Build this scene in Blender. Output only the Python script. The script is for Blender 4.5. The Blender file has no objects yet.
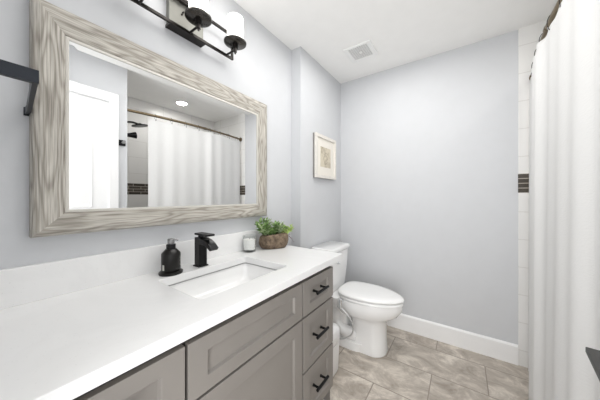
import bpy, bmesh, math, random
from mathutils import Vector, Matrix, noise
random.seed(7)
R = math.radians
SC = bpy.context.scene
COL = SC.collection

# ------------------------------------------------------------------ camera, world, lights, exposure
YAW = R(35.04)
cam = bpy.data.cameras.new('camera'); camo = bpy.data.objects.new('camera', cam); COL.objects.link(camo)
cam.sensor_width = 36.0; cam.lens = 231.0 / 600 * 36; cam.shift_y = -3.0 / 600
cam.clip_start = 0.01
camo.location = (0, 0, 1.22); camo.rotation_euler = (R(90), 0, YAW - R(90))
SC.camera = camo

world = bpy.data.worlds.new('world'); SC.world = world; world.use_nodes = True
world.node_tree.nodes['Background'].inputs[0].default_value = (0.93, 0.97, 1.0, 1)
world.node_tree.nodes['Background'].inputs[1].default_value = 1.0

def area(name, loc, rot, sx, sy, power, color=(1, 1, 1)):
    l = bpy.data.lights.new(name, 'AREA'); l.shape = 'RECTANGLE'; l.size = sx; l.size_y = sy
    l.energy = power; l.color = color
    o = bpy.data.objects.new(name, l); COL.objects.link(o); o.location = loc; o.rotation_euler = rot
    o['kind'] = 'helper'
    return o
# added fill light outside the open doorway, standing in for light from next door
area('doorway_fill', (-0.55, 0.05, 1.10), (0, R(-112), 0), 1.8, 0.80, 19.5, (1.0, 0.99, 0.985))
# added overhead fill imitating light bounced off the ceiling; no fixture there
area('ceiling_bounce_fill', (1.15, 0.42, 2.415), (0, 0, 0), 1.5, 0.7, 12.5, (1.0, 0.985, 0.96))

vs = SC.view_settings
vs.view_transform = 'Standard'; vs.look = 'None'; vs.gamma = 1.0; vs.use_curve_mapping = False
vs.exposure = 0.34
SC.render.film_transparent = False
SC.cycles.use_denoising = True
SC.cycles.max_bounces = 10; SC.cycles.diffuse_bounces = 6; SC.cycles.glossy_bounces = 6
SC.cycles.sample_clamp_indirect = 6.0
SC.cycles.caustics_reflective = False; SC.cycles.caustics_refractive = False

# ------------------------------------------------------------------ materials
def new_mat(name):
    m = bpy.data.materials.new(name); m.use_nodes = True
    nt = m.node_tree
    return m, nt, nt.nodes['Principled BSDF']
def N(nt, t, **kw):
    n = nt.nodes.new(t)
    for k, v in kw.items(): setattr(n, k, v)
    return n
def mat(name, color, rough=0.5, metal=0.0, var=0.04, scale=12.0, bump=0.0, bscale=60.0, coat=0.0, spec=0.5):
    """plain procedural material: colour with soft noise variation, optional bump"""
    m, nt, b = new_mat(name)
    b.inputs['Roughness'].default_value = rough; b.inputs['Metallic'].default_value = metal
    b.inputs['Coat Weight'].default_value = coat
    b.inputs['Specular IOR Level'].default_value = spec
    tc = N(nt, 'ShaderNodeTexCoord')
    nz = N(nt, 'ShaderNodeTexNoise'); nz.inputs['Scale'].default_value = scale; nz.inputs['Detail'].default_value = 4
    nt.links.new(tc.outputs['Object'], nz.inputs['Vector'])
    rp = N(nt, 'ShaderNodeValToRGB')
    rp.color_ramp.elements[0].position = 0.3; rp.color_ramp.elements[1].position = 0.7
    rp.color_ramp.elements[0].color = tuple(max(0, c * (1 - var)) for c in color) + (1,)
    rp.color_ramp.elements[1].color = tuple(min(1, c * (1 + var)) for c in color) + (1,)
    nt.links.new(nz.outputs['Fac'], rp.inputs[0]); nt.links.new(rp.outputs[0], b.inputs['Base Color'])
    if bump:
        n2 = N(nt, 'ShaderNodeTexNoise'); n2.inputs['Scale'].default_value = bscale; n2.inputs['Detail'].default_value = 3
        nt.links.new(tc.outputs['Object'], n2.inputs['Vector'])
        bp = N(nt, 'ShaderNodeBump'); bp.inputs['Strength'].default_value = bump; bp.inputs['Distance'].default_value = 0.004
        nt.links.new(n2.outputs['Fac'], bp.inputs['Height']); nt.links.new(bp.outputs[0], b.inputs['Normal'])
    return m

M = {}
M['wall'] = mat('blue_grey_paint', (0.60, 0.611, 0.630), 0.65, var=0.01, bump=0.06, bscale=220)
M['ceiling'] = mat('ceiling_paint', (0.89, 0.885, 0.87), 0.8, var=0.01, bump=0.05, bscale=200)
M['trim'] = mat('white_trim_paint', (0.87, 0.87, 0.87), 0.35, var=0.01)
M['cab'] = mat('grey_lacquer', (0.235, 0.217, 0.199), 0.42, var=0.03, scale=5)
M['carcass'] = mat('carcass_gap_shade', (0.035, 0.03, 0.026), 0.6)  # near-black carcass colour paints the shade in the gaps between the fronts
M['black'] = mat('matte_black_metal', (0.012, 0.012, 0.013), 0.32, metal=0.6, var=0.1)
M['blackbar'] = mat('satin_black_metal', (0.018, 0.022, 0.03), 0.38, metal=0.4, var=0.1)
M['charcoal'] = mat('charcoal_top', (0.028, 0.028, 0.026), 0.5, var=0.1)
M['bronze'] = mat('dark_bronze', (0.03, 0.027, 0.025), 0.3, metal=0.8, var=0.1)
M['gunmetal'] = mat('brushed_nickel', (0.22, 0.22, 0.20), 0.45, metal=0.6, var=0.05)
M['cupmetal'] = mat('bronze_cup', (0.07, 0.065, 0.06), 0.25, metal=0.85, var=0.1)
M['brass'] = mat('aged_bronze_rod', (0.20, 0.155, 0.10), 0.28, metal=0.9, var=0.1)
M['chrome'] = mat('chrome', (0.75, 0.76, 0.78), 0.12, metal=1.0, var=0.02)
M['porcelain'] = mat('white_porcelain', (0.87, 0.87, 0.865), 0.12, var=0.005, coat=0.4)
M['seatplastic'] = mat('white_seat_plastic', (0.88, 0.88, 0.875), 0.25, var=0.005)
M['bin'] = mat('white_plastic', (0.85, 0.85, 0.85), 0.35, var=0.01)
M['soap'] = mat('black_bottle', (0.010, 0.009, 0.008), 0.30, var=0.15, spec=0.3)
M['print'] = mat('pale_print', (0.55, 0.54, 0.50), 0.6)
M['pump'] = mat('dull_silver', (0.28, 0.28, 0.28), 0.35, metal=0.7)
M['wax'] = mat('white_wax', (0.9, 0.88, 0.85), 0.5, var=0.01)
M['soil'] = mat('dark_moss', (0.05, 0.05, 0.025), 0.9, var=0.4, bump=0.6)
M['leafd'] = mat('green_leaf', (0.15, 0.26, 0.075), 0.45, var=0.5, scale=18)
M['leafl'] = mat('lime_leaf', (0.45, 0.58, 0.19), 0.45, var=0.35, scale=18)
M['leafs'] = mat('sage_leaf', (0.36, 0.44, 0.25), 0.5, var=0.4, scale=18)
M['twig'] = mat('purple_twig', (0.14, 0.07, 0.09), 0.7)
M['artframe'] = mat('whitewashed_wood', (0.74, 0.71, 0.66), 0.5, var=0.06, scale=30)
M['artside'] = mat('grey_frame_edge', (0.22, 0.21, 0.20), 0.5)
M['matboard'] = mat('cream_mat', (0.80, 0.765, 0.70), 0.7, var=0.01)
M['liner'] = mat('lip_silver', (0.60, 0.58, 0.53), 0.35, var=0.02)
M['vent_shade'] = mat('vent_shadow', (0.25, 0.25, 0.245), 0.8)  # flat grey for the vent backing, painted as the shade behind the grille
M['ventwhite'] = mat('vent_white', (0.86, 0.86, 0.85), 0.4, var=0.005)
M['ventgrille'] = mat('vent_grille_grey', (0.72, 0.72, 0.71), 0.5, var=0.01)

def emission(name, color, strength):
    m, nt, b = new_mat(name)
    b.inputs['Base Color'].default_value = (0.9, 0.9, 0.9, 1)
    b.inputs['Emission Color'].default_value = color + (1,); b.inputs['Emission Strength'].default_value = strength
    return m
M['glow'] = emission('lit_opal_glass', (1.0, 0.965, 0.92), 2.2)
M['led'] = emission('lit_recessed_lens', (1.0, 0.97, 0.93), 60.0)

def mirror_mat():
    m, nt, b = new_mat('mirror_silver')
    tc = N(nt, 'ShaderNodeTexCoord'); nz = N(nt, 'ShaderNodeTexNoise'); nz.inputs['Scale'].default_value = 3
    nt.links.new(tc.outputs['Object'], nz.inputs['Vector'])
    mr = N(nt, 'ShaderNodeMapRange'); mr.inputs['To Min'].default_value = 0.0; mr.inputs['To Max'].default_value = 0.012
    nt.links.new(nz.outputs['Fac'], mr.inputs['Value']); nt.links.new(mr.outputs[0], b.inputs['Roughness'])
    b.inputs['Base Color'].default_value = (0.93, 0.935, 0.935, 1); b.inputs['Metallic'].default_value = 1
    return m
M['mirror'] = mirror_mat()

def glass_mat():
    """thin clear glass: see-through with a fresnel sheen"""
    m, nt, b = new_mat('clear_glass')
    tc = N(nt, 'ShaderNodeTexCoord'); nz = N(nt, 'ShaderNodeTexNoise'); nz.inputs['Scale'].default_value = 8
    nt.links.new(tc.outputs['Object'], nz.inputs['Vector'])
    mr = N(nt, 'ShaderNodeMapRange'); mr.inputs['To Min'].default_value = 0.01; mr.inputs['To Max'].default_value = 0.04
    nt.links.new(nz.outputs['Fac'], mr.inputs['Value'])
    gl = N(nt, 'ShaderNodeBsdfGlossy'); nt.links.new(mr.outputs[0], gl.inputs['Roughness'])
    tp = N(nt, 'ShaderNodeBsdfTransparent'); tp.inputs['Color'].default_value = (0.955, 0.965, 0.965, 1)
    lw = N(nt, 'ShaderNodeLayerWeight'); lw.inputs['Blend'].default_value = 0.25
    fr = N(nt, 'ShaderNodeMath', operation='MULTIPLY'); fr.inputs[1].default_value = 0.45; nt.links.new(lw.outputs['Facing'], fr.inputs[0])
    ms = N(nt, 'ShaderNodeMixShader'); nt.links.new(fr.outputs[0], ms.inputs[0])
    nt.links.new(tp.outputs[0], ms.inputs[1]); nt.links.new(gl.outputs[0], ms.inputs[2])
    nt.links.new(ms.outputs[0], nt.nodes['Material Output'].inputs['Surface'])
    return m
M['glass'] = glass_mat()

def quartz_mat():
    m, nt, b = new_mat('white_quartz')
    tc = N(nt, 'ShaderNodeTexCoord')
    nz = N(nt, 'ShaderNodeTexNoise'); nz.inputs['Scale'].default_value = 2.2; nz.inputs['Detail'].default_value = 8; nz.inputs['Distortion'].default_value = 1.5
    nt.links.new(tc.outputs['Object'], nz.inputs['Vector'])
    r1 = N(nt, 'ShaderNodeValToRGB'); e = r1.color_ramp.elements
    e[0].position = 0.47; e[0].color = (0.80, 0.80, 0.798, 1); e[1].position = 0.55; e[1].color = (0.81, 0.81, 0.808, 1)
    x = r1.color_ramp.elements.new(0.5); x.color = (0.79, 0.79, 0.788, 1)
    nt.links.new(nz.outputs['Fac'], r1.inputs[0])
    sp = N(nt, 'ShaderNodeTexVoronoi'); sp.inputs['Scale'].default_value = 90
    nt.links.new(tc.outputs['Object'], sp.inputs['Vector'])
    r2 = N(nt, 'ShaderNodeValToRGB'); e = r2.color_ramp.elements
    e[0].position = 0.05; e[0].color = (0.86, 0.86, 0.86, 1); e[1].position = 0.12; e[1].color = (1, 1, 1, 1)
    nt.links.new(sp.outputs['Distance'], r2.inputs[0])
    mx = N(nt, 'ShaderNodeMix', data_type='RGBA', blend_type='MULTIPLY'); mx.inputs[0].default_value = 1
    nt.links.new(r1.outputs[0], mx.inputs[6]); nt.links.new(r2.outputs[0], mx.inputs[7])
    nt.links.new(mx.outputs[2], b.inputs['Base Color']); b.inputs['Roughness'].default_value = 0.22
    return m
M['quartz'] = quartz_mat()

def frame_wood():
    """weathered whitewashed wood, grain along local X"""
    m, nt, b = new_mat('weathered_whitewashed_wood')
    tc = N(nt, 'ShaderNodeTexCoord'); oi = N(nt, 'ShaderNodeObjectInfo')
    ad = N(nt, 'ShaderNodeVectorMath', operation='ADD')
    cx = N(nt, 'ShaderNodeCombineXYZ')
    ml = N(nt, 'ShaderNodeMath', operation='MULTIPLY'); ml.inputs[1].default_value = 17.0
    nt.links.new(oi.outputs['Random'], ml.inputs[0])
    nt.links.new(ml.outputs[0], cx.inputs[0]); nt.links.new(ml.outputs[0], cx.inputs[2])
    nt.links.new(tc.outputs['Object'], ad.inputs[0]); nt.links.new(cx.outputs[0], ad.inputs[1])
    mp = N(nt, 'ShaderNodeMapping'); mp.inputs['Scale'].default_value = (2.3, 14.0, 14.0)
    nt.links.new(ad.outputs[0], mp.inputs['Vector'])
    n0 = N(nt, 'ShaderNodeTexNoise'); n0.inputs['Scale'].default_value = 0.9; n0.inputs['Detail'].default_value = 2
    nt.links.new(mp.outputs[0], n0.inputs['Vector'])
    mm = N(nt, 'ShaderNodeMath', operation='MULTIPLY'); mm.inputs[1].default_value = 74.0
    nt.links.new(n0.outputs['Fac'], mm.inputs[0])
    sn = N(nt, 'ShaderNodeMath', operation='SINE'); nt.links.new(mm.outputs[0], sn.inputs[0])
    r1 = N(nt, 'ShaderNodeValToRGB'); e = r1.color_ramp.elements
    e[0].position = 0.0; e[0].color = (0.32, 0.295, 0.26, 1); e[1].position = 0.95; e[1].color = (0.50, 0.475, 0.43, 1)
    x = r1.color_ramp.elements.new(0.3); x.color = (0.41, 0.385, 0.34, 1)
    mr = N(nt, 'ShaderNodeMapRange'); mr.inputs['From Min'].default_value = -1
    nt.links.new(sn.outputs[0], mr.inputs['Value']); nt.links.new(mr.outputs[0], r1.inputs[0])
    mp2 = N(nt, 'ShaderNodeMapping'); mp2.inputs['Scale'].default_value = (7.0, 230.0, 230.0)
    nt.links.new(ad.outputs[0], mp2.inputs['Vector'])
    n2 = N(nt, 'ShaderNodeTexNoise'); n2.inputs['Scale'].default_value = 1.2; n2.inputs['Detail'].default_value = 5
    nt.links.new(mp2.outputs[0], n2.inputs['Vector'])
    r2 = N(nt, 'ShaderNodeValToRGB'); e = r2.color_ramp.elements
    e[0].position = 0.36; e[0].color = (0.60, 0.585, 0.56, 1); e[1].position = 0.60; e[1].color = (1.16, 1.16, 1.16, 1)
    nt.links.new(n2.outputs['Fac'], r2.inputs[0])
    mx = N(nt, 'ShaderNodeMix', data_type='RGBA', blend_type='MULTIPLY'); mx.inputs[0].default_value = 0.8
    nt.links.new(r1.outputs[0], mx.inputs[6]); nt.links.new(r2.outputs[0], mx.inputs[7])
    nt.links.new(mx.outputs[2], b.inputs['Base Color']); b.inputs['Roughness'].default_value = 0.55
    bp = N(nt, 'ShaderNodeBump'); bp.inputs['Strength'].default_value = 0.25; bp.inputs['Distance'].default_value = 0.002
    nt.links.new(n2.outputs['Fac'], bp.inputs['Height']); nt.links.new(bp.outputs[0], b.inputs['Normal'])
    return m
M['framewood'] = frame_wood()

def brick(nt, vec, w, h, mortar, off=0.5, c1=(1, 1, 1, 1), c2=(1, 1, 1, 1), cm=(0.5, 0.5, 0.5, 1)):
    br = N(nt, 'ShaderNodeTexBrick'); br.offset = off; br.squash = 1.0
    br.inputs['Scale'].default_value = 1.0; br.inputs['Brick Width'].default_value = w; br.inputs['Row Height'].default_value = h
    br.inputs['Mortar Size'].default_value = mortar; br.inputs['Mortar Smooth'].default_value = 0.15
    br.inputs['Color1'].default_value = c1; br.inputs['Color2'].default_value = c2; br.inputs['Mortar'].default_value = cm
    nt.links.new(vec, br.inputs['Vector'])
    return br

def floor_mat():
    m, nt, b = new_mat('stone_floor_tile')
    tc = N(nt, 'ShaderNodeTexCoord'); sx = N(nt, 'ShaderNodeSeparateXYZ'); cx = N(nt, 'ShaderNodeCombineXYZ')
    nt.links.new(tc.outputs['Object'], sx.inputs[0])
    a1 = N(nt, 'ShaderNodeMath', operation='ADD'); a1.inputs[1].default_value = 0.17 + 0.61 * 10 - 0.305 * 0 + 0.27
    a2 = N(nt, 'ShaderNodeMath', operation='ADD'); a2.inputs[1].default_value = -2.128 + 0.305 * 20
    a1.inputs[1].default_value = 0.135 + 0.61 * 10
    nt.links.new(sx.outputs[1], a1.inputs[0]); nt.links.new(sx.outputs[0], a2.inputs[0])
    nt.links.new(a1.outputs[0], cx.inputs[0]); nt.links.new(a2.outputs[0], cx.inputs[1])
    br = brick(nt, cx.outputs[0], 0.61, 0.305, 0.0035, 0.5, (0.0, 0.0, 0.0, 1), (1, 1, 1, 1), (0.5, 0.5, 0.5, 1))
    mp = N(nt, 'ShaderNodeMapping'); mp.inputs['Scale'].default_value = (8.5, 5.5, 1)
    nt.links.new(tc.outputs['Object'], mp.inputs['Vector'])
    # every tile shifts the cloud pattern a little
    ad = N(nt, 'ShaderNodeVectorMath', operation='MULTIPLY_ADD'); ad.inputs[1].default_value = (3.7, 5.1, 9.0)
    nt.links.new(br.outputs['Color'], ad.inputs[0]); nt.links.new(mp.outputs[0], ad.inputs[2])
    nz = N(nt, 'ShaderNodeTexNoise'); nz.inputs['Scale'].default_value = 1.0; nz.inputs['Detail'].default_value = 9
    nz.inputs['Roughness'].default_value = 0.72; nz.inputs['Distortion'].default_value = 0.6
    nt.links.new(ad.outputs[0], nz.inputs['Vector'])
    rp = N(nt, 'ShaderNodeValToRGB'); e = rp.color_ramp.elements
    e[0].position = 0.30; e[0].color = (0.28, 0.235, 0.195, 1); e[1].position = 0.66; e[1].color = (0.74, 0.68, 0.60, 1)
    x = rp.color_ramp.elements.new(0.5); x.color = (0.48, 0.43, 0.375, 1)
    nt.links.new(nz.outputs['Fac'], rp.inputs[0])
    mx = N(nt, 'ShaderNodeMix', data_type='RGBA'); nt.links.new(br.outputs['Fac'], mx.inputs[0])
    nt.links.new(rp.outputs[0], mx.inputs[6]); mx.inputs[7].default_value = (0.30, 0.26, 0.22, 1)
    nt.links.new(mx.outputs[2], b.inputs['Base Color']); b.inputs['Roughness'].default_value = 0.45
    bp = N(nt, 'ShaderNodeBump'); bp.invert = True; bp.inputs['Strength'].default_value = 0.5; bp.inputs['Distance'].default_value = 0.002
    nt.links.new(br.outputs['Fac'], bp.inputs['Height']); nt.links.new(bp.outputs[0], b.inputs['Normal'])
    return m
M['floor'] = floor_mat()

def walltile_mat(axis):
    """white wall tile with a dark mosaic strip; axis = world axis that runs along the wall"""
    m, nt, b = new_mat('white_wall_tile_' + axis)
    tc = N(nt, 'ShaderNodeTexCoord'); sx = N(nt, 'ShaderNodeSeparateXYZ'); cx = N(nt, 'ShaderNodeCombineXYZ')
    nt.links.new(tc.outputs['Object'], sx.inputs[0])
    a1 = N(nt, 'ShaderNodeMath', operation='ADD'); a1.inputs[1].default_value = 6.1
    a2 = N(nt, 'ShaderNodeMath', operation='ADD'); a2.inputs[1].default_value = 2.0 - 0.113
    nt.links.new(sx.outputs['XYZ'.index(axis)], a1.inputs[0]); nt.links.new(sx.outputs[2], a2.inputs[0])
    nt.links.new(a1.outputs[0], cx.inputs[0]); nt.links.new(a2.outputs[0], cx.inputs[1])
    br = brick(nt, cx.outputs[0], 0.40, 0.20, 0.003, 0.5, (0.80, 0.795, 0.78, 1), (0.82, 0.815, 0.805, 1), (0.70, 0.69, 0.67, 1))
    nt.links.new(br.outputs['Color'], b.inputs['Base Color']); b.inputs['Roughness'].default_value = 0.2
    bp = N(nt, 'ShaderNodeBump'); bp.invert = True; bp.inputs['Strength'].default_value = 0.4; bp.inputs['Distance'].default_value = 0.002
    nt.links.new(br.outputs['Fac'], bp.inputs['Height']); nt.links.new(bp.outputs[0], b.inputs['Normal'])
    return m
M['tileY'] = walltile_mat('Y'); M['tileX'] = walltile_mat('X')

def mosaic_mat(axis):
    m, nt, b = new_mat('dark_mosaic_' + axis)
    tc = N(nt, 'ShaderNodeTexCoord'); sx = N(nt, 'ShaderNodeSeparateXYZ'); cx = N(nt, 'ShaderNodeCombineXYZ')
    nt.links.new(tc.outputs['Object'], sx.inputs[0])
    a1 = N(nt, 'ShaderNodeMath', operation='ADD'); a1.inputs[1].default_value = 6.0
    a2 = N(nt, 'ShaderNodeMath', operation='ADD'); a2.inputs[1].default_value = -1.25 + 0.0345 * 40
    nt.links.new(sx.outputs['XYZ'.index(axis)], a1.inputs[0]); nt.links.new(sx.outputs[2], a2.inputs[0])
    nt.links.new(a1.outputs[0], cx.inputs[0]); nt.links.new(a2.outputs[0], cx.inputs[1])
    br = brick(nt, cx.outputs[0], 0.13, 0.0345, 0.003, 0.37, (0.05, 0.042, 0.034, 1), (0.11, 0.095, 0.08, 1), (0.42, 0.38, 0.33, 1))
    nt.links.new(br.outputs['Color'], b.inputs['Base Color']); b.inputs['Roughness'].default_value = 0.25
    return m
M['mosaicY'] = mosaic_mat('Y'); M['mosaicX'] = mosaic_mat('X')

def curtain_mat():
    m, nt, b = new_mat('white_waffle_fabric')
    b.inputs['Base Color'].default_value = (0.78, 0.78, 0.775, 1); b.inputs['Roughness'].default_value = 0.85
    tc = N(nt, 'ShaderNodeTexCoord'); mp = N(nt, 'ShaderNodeMapping'); mp.inputs['Scale'].default_value = (60, 60, 170)
    nt.links.new(tc.outputs['Object'], mp.inputs['Vector'])
    nz = N(nt, 'ShaderNodeTexNoise'); nz.inputs['Scale'].default_value = 1.0; nz.inputs['Detail'].default_value = 3
    nt.links.new(mp.outputs[0], nz.inputs['Vector'])
    bp = N(nt, 'ShaderNodeBump'); bp.inputs['Strength'].default_value = 0.35; bp.inputs['Distance'].default_value = 0.003
    nt.links.new(nz.outputs['Fac'], bp.inputs['Height']); nt.links.new(bp.outputs[0], b.inputs['Normal'])
    tr = N(nt, 'ShaderNodeBsdfTranslucent'); tr.inputs['Color'].default_value = (0.85, 0.85, 0.84, 1)
    ms = N(nt, 'ShaderNodeMixShader'); ms.inputs[0].default_value = 0.15
    nt.links.new(b.outputs[0], ms.inputs[1]); nt.links.new(tr.outputs[0], ms.inputs[2])
    nt.links.new(ms.outputs[0], nt.nodes['Material Output'].inputs['Surface'])
    return m
M['curtain'] = curtain_mat()

def bark_mat():
    m, nt, b = new_mat('rough_brown_planter')
    tc = N(nt, 'ShaderNodeTexCoord')
    nz = N(nt, 'ShaderNodeTexNoise'); nz.inputs['Scale'].default_value = 38; nz.inputs['Detail'].default_value = 6; nz.inputs['Roughness'].default_value = 0.7
    nt.links.new(tc.outputs['Object'], nz.inputs['Vector'])
    rp = N(nt, 'ShaderNodeValToRGB'); e = rp.color_ramp.elements
    e[0].position = 0.32; e[0].color = (0.05, 0.032, 0.02, 1); e[1].position = 0.68; e[1].color = (0.27, 0.20, 0.135, 1)
    nt.links.new(nz.outputs['Fac'], rp.inputs[0]); nt.links.new(rp.outputs[0], b.inputs['Base Color'])
    b.inputs['Roughness'].default_value = 0.8
    bp = N(nt, 'ShaderNodeBump'); bp.inputs['Strength'].default_value = 0.7; bp.inputs['Distance'].default_value = 0.005
    nt.links.new(nz.outputs['Fac'], bp.inputs['Height']); nt.links.new(bp.outputs[0], b.inputs['Normal'])
    return m
M['bark'] = bark_mat()

def sketch_mat():
    """small beige print with a faint grey-brown ink figure"""
    m, nt, b = new_mat('beige_print')
    tc = N(nt, 'ShaderNodeTexCoord')
    nz = N(nt, 'ShaderNodeTexNoise'); nz.inputs['Scale'].default_value = 16; nz.inputs['Detail'].default_value = 5; nz.inputs['Distortion'].default_value = 1.2
    nt.links.new(tc.outputs['Object'], nz.inputs['Vector'])
    rp = N(nt, 'ShaderNodeValToRGB'); e = rp.color_ramp.elements
    e[0].position = 0.33; e[0].color = (0.42, 0.37, 0.29, 1); e[1].position = 0.55; e[1].color = (0.63, 0.575, 0.46, 1)
    nt.links.new(nz.outputs['Fac'], rp.inputs[0]); nt.links.new(rp.outputs[0], b.inputs['Base Color'])
    b.inputs['Roughness'].default_value = 0.8
    return m
M['sketch'] = sketch_mat()

# ------------------------------------------------------------------ mesh helpers
def box(bm, x0, x1, y0, y1, z0, z1, bev=0.0, seg=2):
    r = bmesh.ops.create_cube(bm, size=1.0)
    vs_ = r['verts']
    for v in vs_:
        v.co = Vector(((x0 + x1) / 2 + v.co.x * (x1 - x0), (y0 + y1) / 2 + v.co.y * (y1 - y0), (z0 + z1) / 2 + v.co.z * (z1 - z0)))
    if bev:
        es = list({e for v in vs_ for e in v.link_edges})
        bmesh.ops.bevel(bm, geom=es, offset=bev, segments=seg, profile=0.5, affect='EDGES')
    return vs_

def tube(bm, pts, r, seg=10, cap=True):
    pts = [Vector(p) for p in pts]
    rs = r if isinstance(r, (list, tuple)) else [r] * len(pts)
    rings = []; up = None
    for i, p in enumerate(pts):
        d = (pts[min(i + 1, len(pts) - 1)] - pts[max(i - 1, 0)]).normalized()
        if up is None: up = Vector((0, 0, 1)) if abs(d.z) < 0.9 else Vector((1, 0, 0))
        a = d.cross(up).normalized(); bb = a.cross(d).normalized(); up = bb
        rings.append([bm.verts.new(p + (a * math.cos(2 * math.pi * k / seg) + bb * math.sin(2 * math.pi * k / seg)) * rs[i]) for k in range(seg)])
    for A, B in zip(rings, rings[1:]):
        for k in range(seg): bm.faces.new((A[k], A[(k + 1) % seg], B[(k + 1) % seg], B[k]))
    if cap:
        bm.faces.new(rings[0][::-1]); bm.faces.new(rings[-1])

def spline(pts, n=8):
    pts = [Vector(p) for p in pts]; out = []
    P = [pts[0] * 2 - pts[1]] + pts + [pts[-1] * 2 - pts[-2]]
    for i in range(1, len(P) - 2):
        for k in range(n):
            t = k / n; a, b, c, d = P[i - 1], P[i], P[i + 1], P[i + 2]
            out.append(0.5 * ((2 * b) + (c - a) * t + (2 * a - 5 * b + 4 * c - d) * t * t + (3 * b - a - 3 * c + d) * t ** 3))
    return out + [pts[-1]]

def lathe(bm, prof, cx=0, cy=0, seg=32, axis='Z'):
    """prof: list of (r, z)"""
    rings = []
    for r, z in prof:
        if r < 1e-6: rings.append([bm.verts.new((cx, cy, z))])
        else: rings.append([bm.verts.new((cx + r * math.cos(2 * math.pi * k / seg), cy + r * math.sin(2 * math.pi * k / seg), z)) for k in range(seg)])
    for A, B in zip(rings, rings[1:]):
        for k in range(seg):
            k2 = (k + 1) % seg
            if len(A) == 1 and len(B) == 1: continue
            if len(A) == 1: bm.faces.new((A[0], B[k2], B[k]))
            elif len(B) == 1: bm.faces.new((A[k], A[k2], B[0]))
            else: bm.faces.new((A[k], A[k2], B[k2], B[k]))

def loft(bm, rings, cap0=True, cap1=True):
    vr = [[bm.verts.new(p) for p in ring] for ring in rings]
    n = len(vr[0])
    for A, B in zip(vr, vr[1:]):
        for k in range(n): bm.faces.new((A[k], A[(k + 1) % n], B[(k + 1) % n], B[k]))
    if cap0: bm.faces.new(vr[0][::-1])
    if cap1: bm.faces.new(vr[-1])

def prism(bm, poly, axis, a0, a1):
    """poly: 2-D points in the plane of the other two axes"""
    def pt(p, a):
        if axis == 'X': return (a, p[0], p[1])
        if axis == 'Y': return (p[0], a, p[1])
        return (p[0], p[1], a)
    loft(bm, [[pt(p, a0) for p in poly], [pt(p, a1) for p in poly]])

def obj(name, bm, m, parent=None, smooth=False, loc=None, bevel=0.0, sub=0, angle=40):
    bmesh.ops.recalc_face_normals(bm, faces=bm.faces)
    me = bpy.data.meshes.new(name)
    bm.to_mesh(me); bm.free()
    o = bpy.data.objects.new(name, me); COL.objects.link(o)
    me.materials.append(M[m] if isinstance(m, str) else m)
    if smooth:
        me.polygons.foreach_set('use_smooth', [True] * len(me.polygons))
        if smooth != 'all':
            try: me.set_sharp_from_angle(angle=R(angle))
            except Exception: pass
    if bevel:
        md = o.modifiers.new('bevel', 'BEVEL'); md.width = bevel; md.segments = 2; md.limit_method = 'ANGLE'; md.angle_limit = R(40)
    if sub:
        md = o.modifiers.new('sub', 'SUBSURF'); md.levels = sub; md.render_levels = sub
    if parent is not None:
        o.parent = parent
        if loc is None: o.location = -parent.matrix_basis.translation if parent.type == 'EMPTY' and parent.parent is None else (0, 0, 0)
    if loc is not None: o.location = loc
    return o

def B(): return bmesh.new()

def tag(o, label, cat, group=None):
    o['label'] = label; o['category'] = cat
    if group: o['group'] = group
    return o
def thing(name, label, cat, loc=(0, 0, 0), group=None):
    o = bpy.data.objects.new(name, None); COL.objects.link(o); o.location = loc; o.empty_display_size = 0.05
    return tag(o, label, cat, group)
def struct(name, bm, m, parent=None, **k):
    o = obj(name, bm, m, parent, **k)
    if parent is None: o['kind'] = 'structure'
    return o
def sbox(name, m, *a, parent=None, bev=0.0, **k):
    bm = B(); box(bm, *a, bev=bev); return struct(name, bm, m, parent, **k)
def pbox(name, m, parent, *a, bev=0.0, **k):
    bm = B(); box(bm, *a, bev=bev); return obj(name, bm, m, parent, **k)

# ------------------------------------------------------------------ room shell
CH = 2.44; XL = -0.03; XF = 2.29; YB = 1.16; YT = 1.07; XS = 1.533; YO = -0.33; XA = 0.845; YA = -1.07
TILE = 0.008
sbox('floor', 'floor', XL - 0.5, XF + 0.12, YA - 0.12, YB + 0.12, -0.10, 0.0)
sbox('ceiling', 'ceiling', XL - 0.5, XF + 0.12, YA - 0.12, YB + 0.12, CH, CH + 0.10)
sbox('wall_vanity', 'wall', XL - 0.12, XS, YB, YB + 0.12, 0, CH)
sbox('wall_toilet', 'wall', XS, XF + 0.12, YT, YB + 0.12, 0, CH)
sbox('wall_far', 'wall', XF, XF + 0.12, YA - 0.12, YT, 0, CH)
bm = B()
box(bm, XL - 0.12, XL, 0.47, YB, 0, CH); box(bm, XL - 0.12, XL, YO, 0.47, 2.07, CH)
struct('wall_left', bm, 'wall')
bm = B()
box(bm, XL - 0.12, XL + 0.03, YO - 0.12, YO, 0, CH); box(bm, 0.71, XA, YO - 0.12, YO, 0, CH)
box(bm, XL + 0.03, 0.71, YO - 0.12, YO, 2.08, CH)
struct('wall_opposite', bm, 'wall')
sbox('wall_shower', 'wall', XA - 0.12, XA - TILE, YA - 0.12, YO - 0.12, 0, CH)
sbox('wall_bath', 'wall', XA - 0.12, XF, YA - 0.12, YA - TILE, 0, CH)
# tiled linings of the bath alcove
def tiled(name, m, mm, rng, strips):
    o = sbox(name, m, *rng)
    for z0, z1 in strips:
        x0, x1, y0, y1 = rng[:4]
        e = 0.0015
        pbox('mosaic_strip', mm, o, x0 - e, x1 + e, y0 - e, y1 + e, z0, z1, loc=(0, 0, 0))
    return o
tiled('trim_1', 'tileY', 'mosaicY', (XF - TILE, XF, YA, YO - 0.005, 0.0, CH), [(1.25, 1.388)])
tiled('trim_2', 'tileX', 'mosaicX', (XA, XF - TILE, YA - TILE, YA, 0.0, CH), [(1.25, 1.388)])
tiled('trim_3', 'tileY', 'mosaicY', (XA - TILE, XA, YA, YO - 0.12, 0.0, CH), [(1.25, 1.388), (1.11, 1.165)])
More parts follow.
